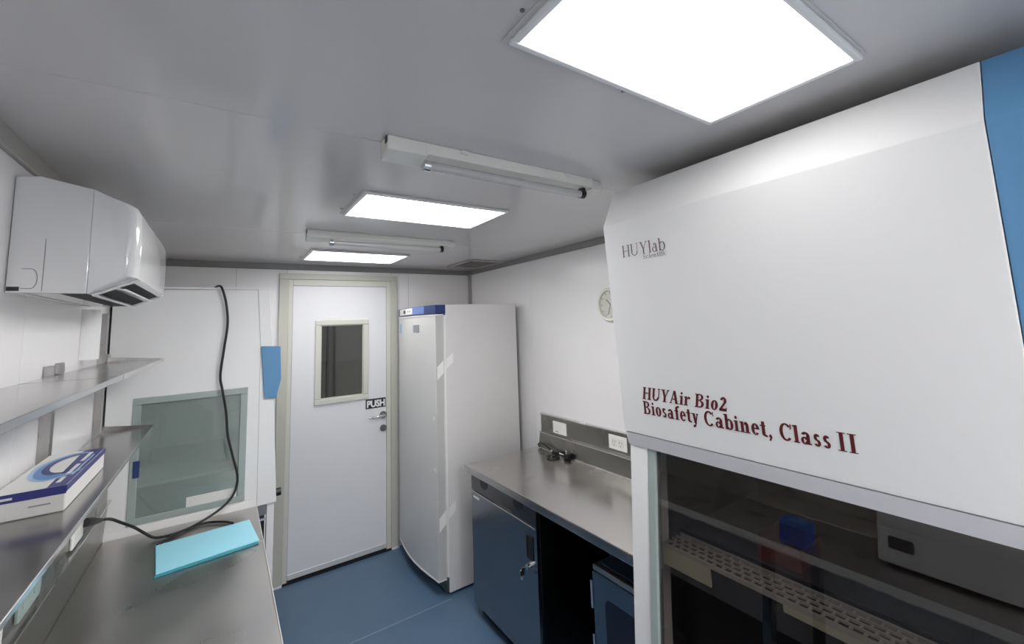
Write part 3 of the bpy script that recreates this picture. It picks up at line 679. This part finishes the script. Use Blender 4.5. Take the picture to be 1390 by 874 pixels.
# side face with its window opening (outline in x, z), then the other walls
def side(y0, y1):
    b = BM()
    out = [(-.415, -.872), (-.415, .218), (.137, .226), (.156, -.072), (.160, -.872)]
    box(b, -.415, WX0, y0, y1, -.872, .220); box(b, WX0, WX1, y0, y1, WZ1, .220)
    box(b, WX0, WX1, y0, y1, -.872, WZ0)
    prism(b, [(WX1, -.872), (.160, -.872), (.156, -.072), (.138, .220), (WX1, .220)], 'y', y0, y1)
    return b
make('side_panel', side(LY, LY+.02), 'white', lc)
make('far_side_panel', side(3.56, 3.58), 'white', lc)
make('back_panel', B(-.415, -.395, LY+.0205, 3.5595, -.872, .22), 'white', lc)
make('top_panel', B(-.394, .137, LY+.0205, 3.5595, .200, .22), 'white', lc)
make('hood_front', prism(BM(), [(.1385, .226), (.190, .226), (.212, -.076), (.246, -.872), (.1605, -.872), (.1565, -.072)], 'y', LY-.001, LY+.020), 'white', lc, bevel=.002, seg=1)
make('front_panel', prism(BM(), [(.165, .224), (.189, .224), (.211, -.076), (.228, -.42), (.200, -.42)], 'y', LY+.0205, 3.58), 'white', lc)
plabel(make('blue_side_plate', prism(BM(), [(.160, -.072), (.247, -.078), (.253, -.25), (.232, -.346), (.180, -.340)], 'y', LY-.012, LY-.0015), 'blue', lc, bevel=.0015, seg=1), 'blue plate at the front edge of the hood')
make('top_rail', B(-.415, .19, LY-.001, LY+.02, .2265, .234), 'white', lc)
f = BM(); ring(f, WX0, WX1, LY-.004, LY+.016, WZ0, WZ1, .030, 'y'); make('window_frame', f, 'glass_frame', lc, bevel=.003)
make('window_pane', B(WX0+.03, WX1-.03, LY+.004, LY+.009, WZ0+.03, WZ1-.03), 'glass_l', lc)
make('sill_strip', B(-.415, .160, LY-.006, LY-.0012, -.872, -.836), 'white', lc, bevel=.002)
make('floor_panel', B(-.39, .150, LY+.021, 3.55, -.872, -.850), 'teal_int', lc)
make('inner_back', B(-.394, -.385, LY+.021, 3.55, -.848, .19), 'teal_int', lc)
make('inner_far_side', B(-.384, .13, 3.545, 3.555, -.848, .19), 'teal_int', lc)
make('work_surface', B(-.33, .13, LY+.05, 3.53, -.685, -.670), 'teal_int', lc)
make('label_card', B(-.12, .075, LY+.0015, LY+.0035, -.802, -.757), 'card', lc)
plabel(make('catch', B(-.312, -.290, LY-.0085, LY-.0045, -.625, -.552), 'blue_dark', lc, bevel=.001, seg=1), 'dark blue window catch')
make('knob', cyl(BM(), (.24, 3.05, -.93), (.30, 3.05, -.93), .022, 18), 'black', lc, smooth=True)
# stand under it
st = BM()
for x0, x1, y0, y1 in ((.205, .238, LY+.01, LY+.05), (.205, .238, 3.52, 3.56), (-.41, -.37, LY+.01, LY+.05), (-.41, -.37, 3.52, 3.56)):
    make('stand_leg', B(x0, x1, y0, y1, FZ, -.8725), 'white', lc, bevel=.003)
make('stand_rail', B(-.36, .204, LY+.015, LY+.045, -.925, -.8725), 'steel_splash', lc)
make('drawer_unit', B(-.36, .20, LY+.06, 3.50, -1.45, -.94), 'steel_dark', lc, bevel=.003)
make('drawer_rail', B(-.35, .2035, LY+.052, LY+.0595, -.965, -.955), 'steel_edge', lc)

# cable from the top of that cabinet down to the left backsplash
kb = thing('power_cable', 'black power cable hanging down the left cabinet and looping over the bench', 'cable', (0, LY-.02, BZ))
yk = LY-.020
kp = [(-.045, LY+.06, .240), (-.030, LY+.01, .244), (-.016, yk, .228), (.003, yk, .152), (.012, yk, .048), (.001, yk, -.080), (-.009, yk, -.205), (.002, yk, -.278), (.020, yk, -.387), (.030, yk, -.494),
      (.054, yk, -.604), (.076, yk, -.705), (.062, yk-.008, -.780), (.010, 2.650, -.828), (-.079, 2.606, BZ+.008), (-.140, 2.562, BZ+.008), (-.185, 2.556, BZ+.008), (-.219, 2.562, BZ+.014), (-.250, 2.557, BZ+.044), (-.280, 2.545, BZ+.078), (-.315, 2.505, BZ+.120), (-.340, 2.446, BZ+.160), (-.357, 2.351, BZ+.193)]
make('cord', tube(BM(), spline(kp, 8), .0054, 10), 'rubber', kb, smooth=True)
k2 = [(-.196, 2.475, BZ+.0075), (-.150, 2.545, BZ+.0075), (-.090, 2.590, BZ+.0075), (-.034, 2.600, BZ+.0075), (.030, 2.555, BZ+.0075), (.060, 2.51, BZ+.0075)]
make('cord_loop', tube(BM(), spline(k2, 8), .0050, 8), 'rubber', kb, smooth=True)
make('plug', tube(BM(), [(-.355, 2.362, BZ+.188), (-.362, 2.30, BZ+.207), (-.370, 2.262, BZ+.220), (-.374, 2.240, BZ+.226)], [.008, .013, .016, .015], 12), 'black', kb, smooth=True)

# ------------------------------------------------------------------ shelves, posts, box, air conditioner
def upright(y, z0, z1, label, zclips):
    t = thing('shelf_upright', label, 'shelf post', (LX, y, z0), 'steel posts of the left wall shelves')
    b = BM(); prism(b, [(LX+.0005, y-.022), (LX+.024, y-.022), (LX+.024, y+.010), (LX+.020, y+.010), (LX+.020, y-.018), (LX+.0005, y-.018)], 'z', z0, z1)
    make('channel', b, 'steel_post', t)
    make('flange', B(LX+.0005, LX+.016, y+.0105, y+.022, z0, z1), 'trim', t)
    for z in zclips:
        make('clip', B(LX+.0245, LX+.034, y-.034, y+.026, z+.0075, z+.040), 'steel_post', t, bevel=.002, seg=1)
upright(2.565, -.58, .105, 'steel shelf post on the left wall below the air conditioner', (-.106,))
upright(1.905, -.382, -.075, 'short steel shelf post on the left wall between the two shelves', (-.106,))
upright(1.245, -.382, -.075, 'short steel shelf post on the left wall beside the cardboard box', (-.106,))
upright(.585, -.382, -.075, 'short steel shelf post on the left wall left of the frame, seen only as reflection', (-.106,))
def shelf(y0, y1, z, x1, label, lip, arm, mat='steel_shelf'):
    t = thing('wall_shelf', label, 'shelf', (LX, (y0+y1)/2, z), 'stainless steel wall shelves at left')
    make('tray', B(LX+.0275, x1-.003, y0, y1, z-.006, z), mat, t)
    make('front_lip', B(x1-.003, x1, y0, y1, z-lip, z+.004), 'steel_edge', t, bevel=.001, seg=1)
    if arm:
        a = BM(); prism(a, [(LX+.0275, z+.022), (LX+.0275, z-.050), (x1-.02, z-.012), (x1-.003, z+.004)], 'y', y1+.0005, y1+.004); make('end_bracket', a, mat, t)
    return t
shelf(1.584, 2.548, -.100, -.213, 'far half of the upper stainless steel shelf, ending at the post', .009, True)
shelf(-.35, 1.578, -.100, -.213, 'near half of the upper stainless steel shelf at the left edge', .009, False)
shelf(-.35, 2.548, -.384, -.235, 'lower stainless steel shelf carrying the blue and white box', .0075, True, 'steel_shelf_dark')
bx = thing('cardboard_box', 'flat white and blue cardboard box lying on the lower shelf', 'box', (-.345, 1.66, -.384))
bz0, bz1 = -.3838, -.329
x0, x1, y0, y1 = -.395, -.282, 1.468, 1.862
make('carton', B(x0, x1, y0, y1, bz0+.0002, bz1), 'card', bx, bevel=.002, seg=1)
ld = BM(); box(ld, x0-.0005, x1+.001, y0-.001, y1+.001, bz1+.0001, bz1+.002); make('lid', ld, 'card', bx)
make('lid_rim', B(x0, x1+.0015, y0-.0022, y0-.0011, bz1-.016, bz1+.002), 'print_navy', bx)
make('lid_end', B(x1+.0011, x1+.0022, y0-.001, y1, bz1-.012, bz1+.002), 'print_navy', bx)
zt = bz1+.0022
def flat(name, pts, mat, par, z0=zt): return make(name, prism(BM(), pts, 'z', z0, z0+.0004), mat, par)
flat('print_band', [(-.312, y0), (x1, y0), (x1, y1), (-.325, y1)], 'print_navy', bx)
def swoosh(name, cx, cy, rx, ry, w, a0, a1, mat, z):
    b = BM(); n = 24; pr = None
    for k in range(n+1):
        a = math.radians(a0+(a1-a0)*k/n); ww = w*math.sin(math.pi*(k+.6)/(n+1.2))
        A_ = b.verts.new((cx+rx*math.cos(a), cy+ry*math.sin(a), z)); B_ = b.verts.new((cx+rx*(1-ww)*math.cos(a), cy+ry*(1-ww)*math.sin(a), z))
        if pr: b.faces.new((pr[0], A_, B_, pr[1]))
        pr = (A_, B_)
    return make(name, b, mat, bx)
swoosh('print_swoosh', -.330, 1.69, .055, .150, .55, 60, 330, 'print_pale', zt+.0006)
swoosh('print_swoosh', -.328, 1.69, .048, .140, .45, 70, 320, 'print_blue', zt+.0008)
swoosh('print_swoosh', -.325, 1.70, .042, .110, .30, 80, 310, 'print_navy', zt+.0010)
for k, (a, b_) in enumerate(((1.50, 1.55), (1.58, 1.68), (1.71, 1.82))):
    flat('print_text', [(-.306, a), (-.298, a), (-.298, b_), (-.306, b_)], 'card', bx, zt+.0006)
flat('print_text', [(-.293, 1.56), (-.289, 1.56), (-.289, 1.78), (-.293, 1.78)], 'print_pale', bx, zt+.0006)
make('front_line', B(-.338, -.304, y0-.0012, y0-.0004, bz0+.021, bz0+.024), 'print_grey', bx)
make('rim_text', B(-.393, -.362, y0-.0028, y0-.0023, bz1-.010, bz1-.005), 'card', bx)

ac = thing('air_conditioner', 'white wall air conditioner high on the left wall', 'air conditioner', (LX, 1.88, .26))
AY0, AY1 = 1.556, 2.215
make('chassis', prism(BM(), [(LX+.001, .118), (LX+.001, .402), (-.385, .410), (-.2893, .390), (-.2893, .1165)], 'y', AY0, AY1), 'acwhite', ac, bevel=.0025)
cv = [(-.2885, .1165), (-.2885, .390), (-.245, .374), (-.217, .362), (-.204, .352), (-.197, .335), (-.193, .27), (-.194, .19), (-.197, .160)]
fcb = BM(); secs = []
TH = [math.radians(a) for a in (0, 15, 30, 45, 60, 75, 90)]
for yy, sg in [(AY0-.001, 1), (AY1+.001, -1)]:
    part_ = [(yy + sg*.034*(1-math.cos(a)), .30*(1-math.sin(a))) for a in TH]
    secs += part_ if sg > 0 else part_[::-1]
rings = [[fcb.verts.new((-.2885+(x+.2885)*(1-kk), yy, z if x < -.28 else .262+(z-.262)*(1-kk*.12))) for x, z in cv] for yy, kk in secs]
for A_, B_ in zip(rings, rings[1:]):
    for q in range(len(cv)): fcb.faces.new((A_[q], A_[(q+1) % len(cv)], B_[(q+1) % len(cv)], B_[q]))
fcb.faces.new(rings[0]); fcb.faces.new(rings[-1][::-1])
make('front_cover', fcb, 'acwhite', ac, smooth=True)
# air outlet across the lower front chamfer
def chm(s, off): # point along the chamfer (0 rear .. 1 front), lifted by off outward
    a, b = Vector((-.2885, .1165)), Vector((-.197, .160)); d = (b-a); n_ = Vector((d.y, -d.x)).normalized(); p = a + d*s + n_*off
    return (p.x, p.y)
ob = BM(); prism(ob, [chm(.10, .0004), chm(.86, .0004), chm(.86, .0012), chm(.10, .0012)], 'y', AY0+.05, AY1-.05); make('air_outlet', ob, 'void_shade', ac)
fb = BM()
for s0, s1 in ((.02, .10), (.86, .99)): prism(fb, [chm(s0, .0005), chm(s1, .0005), chm(s1, .006), chm(s0, .006)], 'y', AY0+.034, AY1-.034)
for ya, yb_ in ((AY0+.034, AY0+.05), (AY1-.05, AY1-.034)): prism(fb, [chm(.10, .0005), chm(.86, .0005), chm(.86, .006), chm(.10, .006)], 'y', ya, yb_)
make('outlet_frame', fb, 'acwhite', ac)
lv = BM(); prism(lv, [chm(.44, .004), chm(.62, .016), chm(.66, .014), chm(.48, .002)], 'y', AY0+.052, AY1-.06); make('louvre', lv, 'acwhite', ac)
make('rear_slot', B(-.338, -.2915, AY0+.02, AY1-.04, .1158, .1163), 'void_shade', ac)
make('bottom_seam', B(-.40, -.395, AY0+.01, AY1-.01, .1172, .1178), 'trim', ac)
make('seam', B(-.3675, -.3665, AY0-.0012, AY0-.0002, .122, .252), 'print_grey', ac)
ar = [(-.402, AY0-.0004, .128)] + [(-.386+.010*math.sin(a), AY0-.0004, .152-.024*math.cos(a)) for a in [math.pi*k/10 for k in range(11)]] + [(-.402, AY0-.0004, .176)]
make('knockout_line', tube(BM(), ar, .0008, 6), 'print_grey', ac)
make('drain_port', B(-.424, -.404, AY0-.0016, AY0-.0004, .122, .132), 'black', ac)
pv = BM(); prism(pv, [(LX+.0005, 2.30-.03)] + [(LX+.0005+.045*math.sin(a), 2.30-.045*math.cos(a)) for a in [math.pi*k/12 for k in range(13)]], 'z', -.075, .110)
tag(make('pipe_cover', pv, 'white', smooth=True, loc=(LX, 2.30, -.075)), 'white half round pipe cover on the left wall under the air conditioner', 'pipe cover')

# things on the near end of the left bench: outside the frame, seen as reflections in the dark sash
bc = BM(); box(bc, .035, .135, .935, 1.045, BZ+.0005, BZ+.10)
tag(make('storage_bin', bc, 'bin_blue', bevel=.012, loc=(.085, .99, BZ)), 'blue bin on the near part of the left workbench, reflected in the dark sash', 'bin')
ins = thing('bench_instrument', 'white bench instrument on the near end of the left workbench, reflected in the dark sash', 'instrument', (-.2, .35, BZ))
make('housing', prism(BM(), [(-.36, BZ+.012), (-.36, BZ+.30), (-.16, BZ+.30), (-.06, BZ+.22), (-.05, BZ+.012)], 'y', .10, .74), 'instrument', ins, bevel=.01)
make('vent_slot', B(-.0532, -.0510, .62, .70, BZ+.07, BZ+.115), 'void_shade', ins)
for x, y in ((-.33, .14), (-.33, .70), (-.09, .14), (-.09, .70)): make('foot', cyl(BM(), (x, y, BZ), (x, y, BZ+.0119), .014, 10), 'black', ins)
